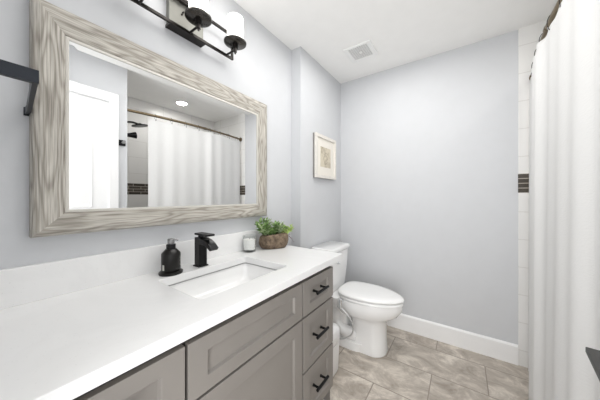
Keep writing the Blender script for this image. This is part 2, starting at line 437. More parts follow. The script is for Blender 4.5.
# baseboards
def baseboard(name, poly_axis, a0, a1, face, sgn):
    h = 0.143; t = 0.015
    poly = [(face, 0), (face + sgn * t, 0), (face + sgn * t, h - 0.012), (face + sgn * (t - 0.006), h - 0.003), (face + sgn * 0.004, h), (face, h)]
    bm = B(); prism(bm, poly, poly_axis, a0, a1); struct(name, bm, 'trim')
# prism along Y: poly is (x, z); along X: poly is (y, z)
baseboard('baseboard_far', 'Y', YO - 0.004, YT, XF, -1)
baseboard('baseboard_toilet', 'X', XS + 0.0, XF - 0.015, YT, -1)
# closet door opposite the vanity (seen in the mirror)
d = sbox('door_1', 'trim', XL + 0.032, 0.7085, YO - 0.045, YO - 0.008, 0.004, 2.0785)
bm = B()
for (z0, z1) in ((0.18, 0.95), (1.08, 1.93)):
    x0, x1, yf = 0.12, 0.60, YO - 0.010
    rg = []
    for dd, yy in ((0.0, -0.001), (0.004, 0.006), (0.012, 0.006), (0.018, -0.001)):
        rg.append([bm.verts.new(p) for p in ((x0 + dd, yf + yy, z0 + dd), (x1 - dd, yf + yy, z0 + dd), (x1 - dd, yf + yy, z1 - dd), (x0 + dd, yf + yy, z1 - dd))])
    for P, Q in zip(rg, rg[1:]):
        for k in range(4): bm.faces.new((P[k], P[(k + 1) % 4], Q[(k + 1) % 4], Q[k]))
obj('panel_moulding', bm, 'trim', d)
bm = B()
box(bm, 0.705, 0.775, YO, YO + 0.016, 0, 2.15, bev=0.004); box(bm, XL + 0.001, XL + 0.035, YO, YO + 0.016, 0, 2.15, bev=0.004)
box(bm, XL + 0.035, 0.705, YO, YO + 0.016, 2.07, 2.15, bev=0.004)
struct('trim_4', bm, 'trim')
# open doorway behind the camera: casing on the left wall
bm = B()
box(bm, XL - 0.12, XL, 0.455, 0.47, 0, 2.07); box(bm, XL - 0.12, XL, YO, 0.455, 2.055, 2.07)
struct('trim_5', bm, 'trim')

# ------------------------------------------------------------------ vanity cabinet
CT = 0.88; CB = 0.846; CX0 = XL + 0.001; CX1 = 1.285; CY0 = 0.587
VX0, VX1, VY = 0.0, 1.222, 0.62
vc = thing('vanity_cabinet', 'grey shaker vanity cabinet with black bar pulls under the white worktop', 'cabinet', (0.61, 0.88, 0))
bm = B(); box(bm, VX0, VX1, VY + 0.021, YB - 0.002, 0.10, 0.66); box(bm, VX0, VX1, VY + 0.021, VY + 0.04, 0.66, CB)
box(bm, VX0, VX0 + 0.018, VY + 0.04, YB - 0.002, 0.66, CB); box(bm, VX1 - 0.018, VX1, VY + 0.04, YB - 0.002, 0.66, CB)
obj('carcass', bm, 'carcass', vc)
pbox('toe_kick', 'cab', vc, VX0 + 0.002, VX1 - 0.002, VY + 0.07, YB - 0.01, 0.0, 0.10)
pbox('end_panel', 'cab', vc, VX1, VX1 + 0.003, VY + 0.021, YB - 0.002, 0.0, CB)

def shaker(x0, x1, z0, z1, st_=0.06, ra=0.046, rec=0.010, th=0.02):
    """frame-and-panel front: flat frame, small chamfer, recessed panel"""
    bm = B(); c = 0.005
    def rc(d, e, y): return [bm.verts.new(p) for p in ((x0 + d, y, z0 + e), (x1 - d, y, z0 + e), (x1 - d, y, z1 - e), (x0 + d, y, z1 - e))]
    L = [rc(0, 0, VY + th), rc(0, 0, VY), rc(st_, ra, VY), rc(st_ + c, ra + c, VY + rec)]
    for P, Q in zip(L, L[1:]):
        for k in range(4): bm.faces.new((P[k], P[(k + 1) % 4], Q[(k + 1) % 4], Q[k]))
    bm.faces.new(L[-1]); bm.faces.new(L[0][::-1])
    return bm

def pull(parent, cx, cz, L=0.115):
    bm = B(); y = VY - 0.026
    tube(bm, [(cx - L / 2, y, cz), (cx + L / 2, y, cz)], 0.0075, 12)
    for s in (-1, 1):
        tube(bm, [(cx + s * 0.038, y, cz), (cx + s * 0.038, VY + 0.0098, cz)], 0.006, 10)
        tube(bm, [(cx + s * 0.038, VY + 0.006, cz), (cx + s * 0.038, VY + 0.0099, cz)], 0.008, 10)
    obj('handle', bm, 'black', parent, smooth=True)
rows = [(0.643, 0.811), (0.374, 0.634), (0.115, 0.365)]
for (x0, x1) in ((VX0 + 0.003, 0.337), (0.9145, VX1)):
    for z0, z1 in rows:
        dr = obj('drawer', shaker(x0, x1, z0, z1), 'cab', vc, bevel=0.0012)
        pull(dr, (x0 + x1) / 2 - (0.012 if x0 > .5 else 0), (z0 + z1) / 2 + 0.008)
obj('drawer_front', shaker(0.3465, 0.905, 0.643, 0.811), 'cab', vc, bevel=0.0012)
obj('door', shaker(0.3465, 0.905, 0.115, 0.634, ra=0.055), 'cab', vc, bevel=0.0012)

# ------------------------------------------------------------------ worktop with cut-out, splash, basin
SX0, SX1, SY0, SY1 = 0.436, 0.903, 0.705, 1.016
def rrect(x0, x1, y0, y1, r, n=5):
    out = []
    for (cx, cy, a0) in ((x1 - r, y1 - r, 0), (x0 + r, y1 - r, 90), (x0 + r, y0 + r, 180), (x1 - r, y0 + r, 270)):
        for k in range(n + 1):
            a = R(a0 + 90 * k / n); out.append((cx + r * math.cos(a), cy + r * math.sin(a)))
    return out
ct = thing('countertop', 'white quartz vanity worktop with low matching splash along the mirror wall', 'worktop', (0.61, 0.87, CB))
bm = B()
inner = rrect(SX0, SX1, SY0, SY1, 0.018)
outer = []
x0, x1, y0, y1 = CX0, CX1, CY0, YB - 0.001
cx, cy = (SX0 + SX1) / 2, (SY0 + SY1) / 2
n1 = 6
# outer loop with the same vertex count as the inner one: every inner corner arc maps onto an outer corner
corners = [(x1, y1), (x0, y1), (x0, y0), (x1, y0)]
for c in corners: outer += [c] * n1
def ring(z, pts): return [bm.verts.new((p[0], p[1], z)) for p in pts]
it, ib = ring(CT, inner), ring(CB, inner)
ot = [bm.verts.new((c[0], c[1], CT)) for c in corners]; ob = [bm.verts.new((c[0], c[1], CB)) for c in corners]
n = len(inner)
for k in range(n): bm.faces.new((it[k], it[(k + 1) % n], ib[(k + 1) % n], ib[k]))
for k in range(4): bm.faces.new((ot[k], ob[k], ob[(k + 1) % 4], ot[(k + 1) % 4]))
for I, O in ((it, ot), (ib, ob)):
    for q in range(4):
        a = I[q * n1:(q + 1) * n1]
        for k in range(n1 - 1): bm.faces.new((a[k], a[k + 1], O[q]))
        bm.faces.new((a[-1], I[((q + 1) * n1) % n], O[(q + 1) % 4], O[q]))
slab = obj('slab', bm, 'quartz', ct, bevel=0.002)
pbox('backsplash', 'quartz', ct, CX0, CX1, YB - 0.021, YB - 0.001, CT, CT + 0.118, bev=0.0015)

sk = thing('sink', 'white rectangular undermount basin set into the quartz worktop', 'sink', (cx, cy, 0.70))
bm = B()
def rr(z, d, r): return [(p[0], p[1], z) for p in rrect(SX0 - d, SX1 + d, SY0 - d, SY1 + d, r)]
loft(bm, [rr(CB - 0.001, 0.02, 0.03), rr(CB - 0.001, 0.004, 0.022), rr(CB - 0.05, 0.0, 0.03), rr(0.765, -0.010, 0.04), rr(0.752, -0.03, 0.05), rr(0.747, -0.09, 0.03)], cap0=False)
loft(bm, [rr(CB - 0.001, 0.02, 0.03), rr(CB - 0.05, 0.015, 0.03), rr(0.725, 0.005, 0.04), rr(0.715, -0.04, 0.05)], cap0=False)
obj('basin', bm, 'porcelain', sk, smooth=True, angle=60)
bm = B(); loft(bm, [rr(CB - 0.0045, -0.0006, 0.018), rr(CB + 0.0002, -0.0006, 0.018)], cap0=False, cap1=False)
loft(bm, [rr(CB - 0.0045, 0.006, 0.018), rr(CB - 0.0045, -0.0006, 0.018)], cap0=False, cap1=False)
obj('seal', bm, mat('grey_sealant', (0.33, 0.33, 0.33), 0.6), sk)
bm = B(); lathe(bm, [(0.0, 0.751), (0.015, 0.7515), (0.022, 0.750), (0.024, 0.747), (0.0, 0.747)], cx, cy + 0.02, 24)
obj('drain', bm, 'black', sk, smooth=True)

# ------------------------------------------------------------------ faucet
fx, fy = 0.655, 1.06
fa = thing('faucet', 'matte black square waterfall faucet behind the basin', 'faucet', (fx, fy, CT))
pbox('base_plate', 'black', fa, fx - 0.026, fx + 0.026, fy - 0.026, fy + 0.026, CT, CT + 0.006, bev=0.0015)
pbox('body', 'black', fa, fx - 0.021, fx + 0.021, fy - 0.021, fy + 0.021, CT + 0.006, CT + 0.142, bev=0.002)
bm = B()
top = [(fy + 0.015, CT + 0.141), (fy - 0.03, CT + 0.140), (fy - 0.06, CT + 0.134), (fy - 0.09, CT + 0.120), (fy - 0.115, CT + 0.100)]
bot = [(fy - 0.105, CT + 0.088), (fy - 0.085, CT + 0.100), (fy - 0.06, CT + 0.110), (fy - 0.03, CT + 0.112), (fy + 0.015, CT + 0.108)]
prism(bm, top + bot, 'X', fx - 0.0212, fx + 0.0212)
obj('spout', bm, 'black', fa, bevel=0.0015)
bm = B(); tube(bm, [(fx, fy, CT + 0.140), (fx, fy, CT + 0.153)], 0.012, 16)
box(bm, fx - 0.021, fx + 0.021, fy - 0.085, fy + 0.022, CT + 0.153, CT + 0.163, bev=0.002)
obj('handle', bm, 'black', fa)

# ------------------------------------------------------------------ soap dispenser
sx_, sy_ = 0.513, 1.062
so = thing('soap_dispenser', 'black pump soap bottle on a dark round base left of the faucet', 'soap dispenser', (sx_, sy_, CT))
bm = B(); lathe(bm, [(0, CT), (0.046, CT), (0.048, CT + 0.004), (0.048, CT + 0.010), (0.044, CT + 0.013), (0, CT + 0.013)], sx_, sy_, 36)
obj('base', bm, 'soap', so, smooth=True)
bm = B(); lathe(bm, [(0, CT + 0.013), (0.036, CT + 0.013), (0.0385, CT + 0.017), (0.0385, CT + 0.088), (0.037, CT + 0.093), (0.024, CT + 0.107), (0.021, CT + 0.110), (0, CT + 0.110)], sx_, sy_, 36)
bo = obj('bottle', bm, 'soap', so, smooth=True)
bm = B(); lathe(bm, [(0, CT + 0.110), (0.018, CT + 0.110), (0.019, CT + 0.112), (0.019, CT + 0.129), (0.017, CT + 0.131), (0, CT + 0.131)], sx_, sy_, 28)
obj('collar', bm, 'black', so, smooth=True)
bm = B(); tube(bm, [(sx_, sy_, CT + 0.130), (sx_, sy_, CT + 0.136)], 0.008, 12)
lathe(bm, [(0, CT + 0.135), (0.013, CT + 0.135), (0.014, CT + 0.137), (0.014, CT + 0.152), (0.012, CT + 0.155), (0, CT + 0.155)], sx_, sy_, 20)
q = Vector((0.75, -0.66, 0))
tube(bm, [Vector((sx_, sy_, CT + 0.150)), Vector((sx_, sy_, CT + 0.151)) + q * 0.022, Vector((sx_, sy_, CT + 0.147)) + q * 0.03], [0.006, 0.0045, 0.0035], 10)
obj('pump', bm, 'pump', so, smooth=True)
def curved_patch(bm, a0, a1, z0, z1, r):
    k = 5; A = []
    for i in range(k + 1):
        a = R(a0 + (a1 - a0) * i / k)
        A.append([bm.verts.new((sx_ + rr_ * math.cos(a), sy_ + rr_ * math.sin(a), z)) for rr_, z in ((r, z0), (r, z1), (r - 0.001, z1), (r - 0.001, z0))])
    for P, Q in zip(A, A[1:]):
        for j in range(4): bm.faces.new((P[j], P[(j + 1) % 4], Q[(j + 1) % 4], Q[j]))
    bm.faces.new(A[0]); bm.faces.new(A[-1][::-1])
bm = B()
curved_patch(bm, -172, -158, CT + 0.022, CT + 0.046, 0.0390)
obj('label', bm, 'print', so)
bm = B()
zz = CT + 0.036
for k, w in enumerate((9, 12, 7, 11, 8, 12, 10)):
    curved_patch(bm, -50 - w / 2 + 4, -50 + w / 2 + 4, zz + k * 0.0062, zz + k * 0.0062 + 0.0026, 0.0389)
obj('lettering', bm, 'print', so)

# ------------------------------------------------------------------ candle
kx, ky = 1.002, 1.088
ca = thing('candle', 'white wax candle in a clear glass tumbler beside the plant', 'candle', (kx, ky, CT))
bm = B(); lathe(bm, [(0, CT), (0.036, CT), (0.039, CT + 0.003), (0.042, CT + 0.10), (0.0405, CT + 0.101), (0.039, CT + 0.10), (0.0362, CT + 0.014), (0, CT + 0.013)], kx, ky, 36)
obj('tumbler', bm, 'glass', ca, smooth=True)
bm = B(); lathe(bm, [(0, CT + 0.0145), (0.0355, CT + 0.0145), (0.0375, CT + 0.075), (0.035, CT + 0.077), (0, CT + 0.076)], kx, ky, 36)
obj('wax', bm, 'wax', ca, smooth=True)
bm = B(); tube(bm, [(kx, ky, CT + 0.075), (kx + 0.001, ky, CT + 0.086)], 0.0012, 6)
obj('wick', bm, 'twig', ca)

# ------------------------------------------------------------------ potted plant
px_, py_ = 1.172, 1.035
pl = thing('potted_plant', 'mixed green succulents in a rough brown oval planter at the worktop corner', 'plant', (px_, py_, CT))
pl.rotation_euler = (0, 0, R(-28))
bm = B()
prof = [(0.55, 0.0), (0.80, 0.002), (0.93, 0.02), (1.0, 0.045), (0.985, 0.068), (0.90, 0.088), (0.78, 0.097), (0.70, 0.096), (0.66, 0.085), (0.6, 0.075)]
rings = []
for r, z in prof:
    rg = []
    for k in range(40):
        a = 2 * math.pi * k / 40
        e = 1 + 0.05 * noise.noise(Vector((math.cos(a) * 1.6, math.sin(a) * 1.6, z * 25)))
        x = 0.103 * r * e * math.copysign(abs(math.cos(a)) ** 0.85, math.cos(a)); y = 0.062 * r * e * math.copysign(abs(math.sin(a)) ** 0.85, math.sin(a))
        rg.append((x, y, z * (1 + 0.10 * x / 0.1 * (1 if z > 0.02 else 0))))
    rings.append(rg)
loft(bm, rings, cap1=True)
obj('planter', bm, 'bark', pl, smooth='all', loc=(0, 0, 0))
bm = B(); loft(bm, [[(0.072 * math.cos(2 * math.pi * k / 24), 0.042 * math.sin(2 * math.pi * k / 24), z) for k in range(24)] for z in (0.07, 0.088)])
obj('moss', bm, 'soil', pl, loc=(0, 0, 0))
def leaf(bm, base, d, L, W, curl=0.3, nrm=None):
    d = d.normalized(); s = d.cross(Vector((0, 0, 1)))
    if s.length < 1e-3: s = Vector((1, 0, 0))
    s.normalize(); u = s.cross(d).normalized()
    tw = Matrix.Rotation(random.uniform(-0.7, 0.7), 3, d); s = tw @ s; u = tw @ u
    prev = None; st = [(0, 0.12), (0.25, 0.75), (0.5, 1.0), (0.75, 0.75), (1.0, 0.06)]
    for t, w in st:
        c = base + d * (L * t) - u * (curl * L * t * t)
        row = [bm.verts.new(c - s * (W * w / 2) + u * W * 0.12 * w), bm.verts.new(c - u * W * 0.05), bm.verts.new(c + s * (W * w / 2) + u * W * 0.12 * w)]
        if prev:
            for k in range(2): bm.faces.new((prev[k], prev[k + 1], row[k + 1], row[k]))
        prev = row
def sprigs(count, cxr, cyr, hr, L, W, tilt, lpp):
    bm = B()
    for _ in range(count):
        x = random.uniform(*cxr); y = random.uniform(*cyr); h = random.uniform(*hr)
        lean = Vector((x * 9.0 + random.uniform(-.25, .25), y * 4.0 + random.uniform(-.25, .25), 1.0)).normalized()
        base = Vector((x, y, 0.082)); tip = base + lean * h
        tube(bm, [base, base.lerp(tip, .5) + Vector((random.uniform(-.004, .004), random.uniform(-.004, .004), 0)), tip], [0.0018, 0.0015, 0.001], 6)
        for k in range(lpp):
            t = 0.3 + 0.7 * k / max(1, lpp - 1)
            a = k * 2.399 + random.random()
            up = tilt + 0.9 * (t - 0.3)
            dd = Vector((math.cos(a), math.sin(a), up)).normalized() + lean * 0.3
            leaf(bm, base.lerp(tip, t), dd, random.uniform(*L), random.uniform(*W), random.uniform(0.1, 0.5))
    bm2 = bm
    return bm2
def foliage(name, bm, m, label):
    o = obj(name, bm, m, pl, smooth='all', loc=(0, 0, 0)); o['label'] = label
    md = o.modifiers.new('thick', 'SOLIDIFY'); md.thickness = 0.0012
foliage('foliage', sprigs(20, (-0.072, 0.04), (-0.032, 0.030), (0.035, 0.105), (0.029, 0.048), (0.012, 0.018), 0.3, 9), 'leafd', 'dark green leaves')
foliage('foliage', sprigs(11, (-0.065, 0.035), (-0.03, 0.02), (0.035, 0.10), (0.026, 0.042), (0.011, 0.016), 0.5, 8), 'leafs', 'pale sage leaves')
foliage('foliage', sprigs(11, (0.045, 0.098), (-0.030, 0.022), (0.02, 0.062), (0.022, 0.036), (0.009, 0.013), 0.5, 10), 'leafl', 'lime green leaves')
bm = B()
for dy in (0, 0.012, -0.01):
    tube(bm, spline([(0.06, dy, 0.085), (0.085, dy * 1.5, 0.085), (0.115, dy * 2.2 - 0.004, 0.065 + dy), (0.135, dy * 3, 0.05 + dy * 2)], 4), 0.0011, 6)
obj('twig', bm, 'twig', pl, smooth=True, loc=(0, 0, 0))

# ------------------------------------------------------------------ mirror
MX0, MX1, MZ0, MZ1 = 0.110, 1.200, 1.089, 1.870
MW = 0.096; GY = 1.122
mi = thing('mirror', 'large wall mirror in a weathered whitewashed wood frame above the basin', 'mirror', ((MX0 + MX1) / 2, YB, (MZ0 + MZ1) / 2))
# cross-section of the frame: (v = inward from outer edge, w = out from the wall)
sec = [(0.0, 0.0), (0.0, 0.030), (0.006, 0.040), (0.020, 0.045), (0.030, 0.046), (0.078, 0.043), (0.084, 0.042), (MW - 0.010, 0.038), (MW - 0.010, 0.0)]
lip = [(MW - 0.010, 0.0), (MW - 0.010, 0.0395), (MW - 0.004, 0.0405), (MW, 0.040), (MW, 0.0)]
WL, WR, WT, WB = 0.087, 0.105, 0.104, 0.087
def rail(L, section, name, m, loc, rot, w_own, w_a, w_b):
    """one mitred side; w_a / w_b: widths of the sides it meets at its two ends"""
    bm = B()
    rings = [[(-L / 2 + v / MW * w_a, v / MW * w_own, w) for v, w in section], [(L / 2 - v / MW * w_b, v / MW * w_own, w) for v, w in section]]
    loft(bm, rings)
    o = obj(name, bm, m, mi, loc=(0, 0, 0))
    o.matrix_basis = rot
    o.location = Vector(loc) - mi.location
    return o
W_, H_ = MX1 - MX0, MZ1 - MZ0
def rot(xa, ya, za):
    return Matrix((xa, ya, za)).transposed().to_4x4()
out = Vector((0, -1, 0))
for nm, m, se in (('frame_rail', 'framewood', sec), ('inner_lip', 'liner', lip)):
    rail(W_, se, nm, m, ((MX0 + MX1) / 2, YB, MZ1), rot(Vector((-1, 0, 0)), Vector((0, 0, -1)), out), WT, WR, WL)
    rail(W_, se, nm, m, ((MX0 + MX1) / 2, YB, MZ0), rot(Vector((1, 0, 0)), Vector((0, 0, 1)), out), WB, WL, WR)
    rail(H_, se, nm, m, (MX0, YB, (MZ0 + MZ1) / 2), rot(Vector((0, 0, -1)), Vector((1, 0, 0)), out), WL, WT, WB)
    rail(H_, se, nm, m, (MX1, YB, (MZ0 + MZ1) / 2), rot(Vector((0, 0, 1)), Vector((-1, 0, 0)), out), WR, WB, WT)
bm = B(); gx0, gx1, gz0, gz1 = MX0 + WL - 0.002, MX1 - WR + 0.002, MZ0 + WB - 0.002, MZ1 - WT + 0.002
bv = 0.024
def gr(d, y): return [(gx0 + d, y, gz0 + d), (gx1 - d, y, gz0 + d), (gx1 - d, y, gz1 - d), (gx0 + d, y, gz1 - d)]
loft(bm, [gr(0, YB - 0.004), gr(0, GY + 0.0004), gr(bv, GY)])
obj('glass', bm, 'mirror', mi)

# ------------------------------------------------------------------ vanity light
lx, ly = 0.625, 1.112
vl = thing('vanity_light', 'three-shade wall light on black rails above the mirror', 'wall light', (lx, YB, 2.10))
pbox('back_plate', 'gunmetal', vl, lx - 0.088, lx + 0.088, YB - 0.030, YB - 0.001, 2.042, 2.178, bev=0.002)
bm = B()
for z in (2.036, 2.172):
    box(bm, lx - 0.268, lx + 0.268, ly - 0.006, ly + 0.006, z - 0.0065, z + 0.0065)
for s in (-1, 1):
    box(bm, lx + s * 0.262 - 0.006, lx + s * 0.262 + 0.006, ly - 0.006, ly + 0.006, 2.036, 2.172)
box(bm, lx - 0.092, lx + 0.092, ly - 0.008, YB - 0.001, 2.028, 2.042); box(bm, lx - 0.092, lx + 0.092, ly - 0.008, YB - 0.001, 2.172, 2.184)
obj('rail_frame', bm, 'bronze', vl, bevel=0.001)
bm = B()
for dx in (-0.012, 0.012): lathe(bm, [(0, 0), (0.006, 0), (0.005, 0.004), (0, 0.006)], 0, 0, 12)
bm.free()
for k, dx in enumerate((-0.218, 0.0, 0.218)):
    X = lx + dx; Y = 1.03; Z = 2.072
    bm = B()
    tube(bm, [(X, ly, 2.036), (X, Y, 2.036), ], 0.0055, 10)
    tube(bm, [(X, Y, 2.024), (X, Y, 2.048)], 0.0095, 14)
    tube(bm, [(X, Y, 2.046), (X, Y, Z - 0.004)], 0.016, 16)
    tube(bm, [(X, Y, 2.014), (X, Y, 2.026)], 0.005, 10)
    arm = obj('arm', bm, 'bronze', vl, smooth=True)
    bm = B(); lathe(bm, [(0, Z - 0.006), (0.052, Z - 0.006), (0.060, Z), (0.061, Z + 0.006), (0.058, Z + 0.007), (0.046, Z + 0.004), (0, Z + 0.003)], X, Y, 36)
    obj('cup', bm, 'cupmetal', vl, smooth=True)
    bm = B(); lathe(bm, [(0, Z + 0.0045), (0.041, Z + 0.0045), (0.043, Z + 0.008), (0.043, Z + 0.138), (0.040, Z + 0.139), (0.040, Z + 0.012), (0, Z + 0.010)], X, Y, 36)
    o = obj('shade', bm, 'glow', vl, smooth=True); o['label'] = 'lit white glass shade'
bm = B()
for dx, dz in ((-0.028, 0.012), (-0.022, 0.026)):
    tube(bm, [(lx + dx, YB - 0.030, 2.105 + dz), (lx + dx, YB - 0.038, 2.105 + dz)], 0.004, 10)
obj('screw', bm, 'bronze', vl, smooth=True)

# ------------------------------------------------------------------ towel bar in the left corner
tb = thing('towel_bar', 'flat black towel bar jutting out beside the mirror frame', 'towel bar', (0.105, YB, 1.497))
def bar4(bm, a, b_, hw, hz):
    a, b_ = Vector(a), Vector(b_); d_ = (b_ - a).normalized(); s = d_.cross(Vector((0, 0, 1))).normalized()
    loft(bm, [[c + s * (i * hw) + Vector((0, 0, j * hz)) for i, j in ((-1, -1), (1, -1), (1, 1), (-1, 1))] for c in (a, b_)])
bm = B(); bar4(bm, (0.0855, 0.806, 1.497), (0.1045, 1.108, 1.497), 0.0047, 0.0140)
bar4(bm, (0.1045, 1.108, 1.497), (0.1045, YB, 1.497), 0.0045, 0.010)
obj('arm', bm, 'blackbar', tb)
bm = B(); bar4(bm, (XL + 0.001, 0.8065, 1.497), (0.0910, 0.8065, 1.497), 0.0072, 0.0150)
obj('bar', bm, 'blackbar', tb, bevel=0.001)
pbox('wall_flange', 'blackbar', tb, 0.098, 0.1090, YB - 0.006, YB, 1.484, 1.510)

# ------------------------------------------------------------------ framed picture on the toilet wall
ax0, ax1, az0, az1 = 1.722, 2.115, 1.392, 1.785
fp = thing('framed_picture', 'small square framed print in cream mat above the toilet', 'picture', ((ax0 + ax1) / 2, YT, (az0 + az1) / 2))
bm = B()
fw, fd = 0.028, 0.034
for (a, b_, c, e) in ((ax0, ax1, az1 - fw, az1), (ax0, ax1, az0, az0 + fw), (ax0, ax0 + fw, az0 + fw, az1 - fw), (ax1 - fw, ax1, az0 + fw, az1 - fw)):
    box(bm, a, b_, YT - fd, YT - 0.016, c, e)
obj('frame', bm, 'artframe', fp, bevel=0.002)
pbox('backing', 'artside', fp, ax0 + 0.001, ax1 - 0.001, YT - 0.016, YT, az0 + 0.001, az1 - 0.001)
pbox('mat_board', 'matboard', fp, ax0 + fw, ax1 - fw, YT - 0.021, YT - 0.016, az0 + fw, az1 - fw)
acx, acz = (ax0 + ax1) / 2 - 0.005, (az0 + az1) / 2
pbox('print', 'sketch', fp, acx - 0.097, acx + 0.097, YT - 0.0225, YT - 0.021, acz - 0.092, acz + 0.092)
bm = B()
pts = [(acx + 0.035 * math.cos(a) * (1 + 0.15 * math.sin(3 * a)), YT - 0.0235, acz - 0.022 + 0.040 * math.sin(a)) for a in [2 * math.pi * k / 20 for k in range(20)]]
tube(bm, pts, 0.0016, 6); tube(bm, spline([(acx - 0.03, YT - 0.0235, acz + 0.02), (acx, YT - 0.0235, acz + 0.045), (acx + 0.04, YT - 0.0235, acz + 0.03)], 5), 0.0014, 6)
obj('ink_drawing', bm, mat('ink', (0.30, 0.26, 0.20), 0.8), fp)

# ------------------------------------------------------------------ ceiling vent and recessed light
vx0, vx1, vy0, vy1 = 1.768, 1.992, 0.580, 0.808
ev = thing('ceiling_vent', 'white square exhaust vent in the ceiling near the far wall', 'vent', ((vx0 + vx1) / 2, (vy0 + vy1) / 2, CH))
bm = B(); t = 0.036
for (a, b_, c, e) in ((vx0, vx1, vy0, vy0 + t), (vx0, vx1, vy1 - t, vy1), (vx0, vx0 + t * 0.6, vy0 + t, vy1 - t), (vx1 - t, vx1, vy0 + t, vy1 - t)):
    box(bm, a, b_, c, e, CH - 0.014, CH)
obj('frame', bm, 'ventwhite', ev, bevel=0.004)
pbox('backing', 'vent_shade', ev, vx0 + 0.02, vx1 - 0.02, vy0 + 0.02, vy1 - 0.02, CH - 0.003, CH - 0.001)
bm = B(); k = 0
g0, g1, h0, h1 = vx0 + t * .6, vx1 - t, vy0 + t, vy1 - t
nb = 9
for i in range(nb + 1):
    x = g0 + (g1 - g0) * i / nb; box(bm, x - 0.0046, x + 0.0046, h0, h1, CH - 0.010, CH - 0.006)
    y = h0 + (h1 - h0) * i / nb; box(bm, g0, g1, y - 0.0046, y + 0.0046, CH - 0.0105, CH - 0.0065)
obj('grille', bm, 'ventgrille', ev)
bm = B(); lathe(bm, [(0, CH - 0.018), (0.009, CH - 0.017), (0.013, CH - 0.012), (0.013, CH - 0.006), (0, CH - 0.006)], (g0 + g1) / 2, (h0 + h1) / 2, 20)
obj('knob', bm, 'ventwhite', ev, smooth=True)

rx, ry = 1.578, -0.74
rl = thing('recessed_light', 'lit round recessed ceiling light over the bath, seen in the mirror', 'ceiling light', (rx, ry, CH))
bm = B(); lathe(bm, [(0.062, CH), (0.085, CH), (0.086, CH - 0.004), (0.065, CH - 0.007), (0.060, CH - 0.003)], rx, ry, 36)
obj('trim_ring', bm, 'ventwhite', rl, smooth=True)
bm = B(); lathe(bm, [(0, CH - 0.003), (0.061, CH - 0.003), (0.061, CH - 0.001), (0, CH - 0.001)], rx, ry, 36)
obj('lens', bm, 'led', rl)

# ------------------------------------------------------------------ toilet
tx = 1.845
to = thing('toilet', 'white two-piece toilet with closed lid beside the vanity', 'toilet', (tx, 0.7, 0))
def oval(yf, yb, hw, z, n=36, pw=2.4, back=3.4):
    """egg plan: front tip at y = yf, back at yb, widest two thirds back"""
    out_ = []
    ym = yf + (yb - yf) * 0.58
    for k in range(n):
        a = 2 * math.pi * k / n; c_, s_ = math.cos(a), math.sin(a)
        if s_ < 0: p = 1.82; ly_ = ym - yf
        else: p = back; ly_ = yb - ym
        out_.append((tx + hw * math.copysign(abs(c_) ** (2 / p), c_), ym + ly_ * math.copysign(abs(s_) ** (2 / p), s_), z))
    return out_
def pod(yf, yb, hw, z): return [(p[0], p[1], z) for p in rrect(tx + 0.026 - hw, tx + 0.026 + hw, yf, yb, min(hw, 0.100), 8)]
bm = B()
loft(bm, [pod(0.482, 0.80, 0.116, 0.0), pod(0.480, 0.80, 0.118, 0.012), pod(0.485, 0.78, 0.113, 0.05), pod(0.487, 0.76, 0.111, 0.14), pod(0.485, 0.76, 0.112, 0.235),
          pod(0.470, 0.78, 0.122, 0.268), oval(0.435, 0.83, 0.146, 0.290), oval(0.395, 0.86, 0.163, 0.318), oval(0.370, 0.875, 0.171, 0.355), oval(0.360, 0.88, 0.174, 0.39), oval(0.364, 0.878, 0.170, 0.411)])
# foot and trapway behind the pedestal
def rsec(x0, x1, y0, y1, r, z): return [(p[0], p[1], z) for p in rrect(x0, x1, y0, y1, r)]
loft(bm, [rsec(tx - 0.105, tx + 0.105, 0.62, 0.985, 0.09, 0.0), rsec(tx - 0.105, tx + 0.105, 0.62, 0.985, 0.09, 0.045), rsec(tx - 0.098, tx + 0.098, 0.62, 0.975, 0.05, 0.062), rsec(tx - 0.085, tx + 0.085, 0.64, 0.965, 0.05, 0.066)])
for s in (-1, 1):
    tube(bm, spline([(tx + s * 0.045, 0.70, 0.10), (tx + s * 0.062, 0.80, 0.12), (tx + s * 0.066, 0.88, 0.20), (tx + s * 0.06, 0.86, 0.29), (tx + s * 0.05, 0.78, 0.33)], 6), 0.05, 16)
loft(bm, [rsec(tx - 0.07, tx + 0.07, 0.78, 0.97, 0.04, 0.05), rsec(tx - 0.08, tx + 0.08, 0.78, 0.98, 0.04, 0.25), rsec(tx - 0.15, tx + 0.15, 0.80, 1.03, 0.05, 0.36), rsec(tx - 0.165, tx + 0.165, 0.80, 1.045, 0.05, 0.405), rsec(tx - 0.155, tx + 0.155, 0.81, 1.035, 0.05, 0.412)])
obj('bowl', bm, 'porcelain', to, smooth=True, angle=50)
bm = B()
loft(bm, [oval(0.360, 0.84, 0.170, 0.4125), oval(0.354, 0.84, 0.174, 0.416), oval(0.354, 0.84, 0.174, 0.428), oval(0.359, 0.84, 0.170, 0.432)])
obj('seat', bm, 'seatplastic', to, smooth=True, angle=50)
bm = B()
loft(bm, [oval(0.368, 0.846, 0.163, 0.4365), oval(0.356, 0.848, 0.173, 0.441), oval(0.351, 0.85, 0.176, 0.449), oval(0.358, 0.846, 0.171, 0.459), oval(0.383, 0.83, 0.152, 0.466), oval(0.42, 0.77, 0.107, 0.470), oval(0.52, 0.69, 0.05, 0.471)])
obj('lid', bm, 'seatplastic', to, smooth=True, angle=50)
for s in (-1, 1):
    bm = B(); box(bm, tx + s * 0.075 - 0.025, tx + s * 0.075 + 0.025, 0.815, 0.845, 0.4125, 0.440, bev=0.005)
    obj('hinge', bm, 'seatplastic', to, smooth=True)
bm = B()
def tsec(hw, yf, z, r=0.035): return rsec(tx - hw, tx + hw, yf, YT - 0.012, r, z)
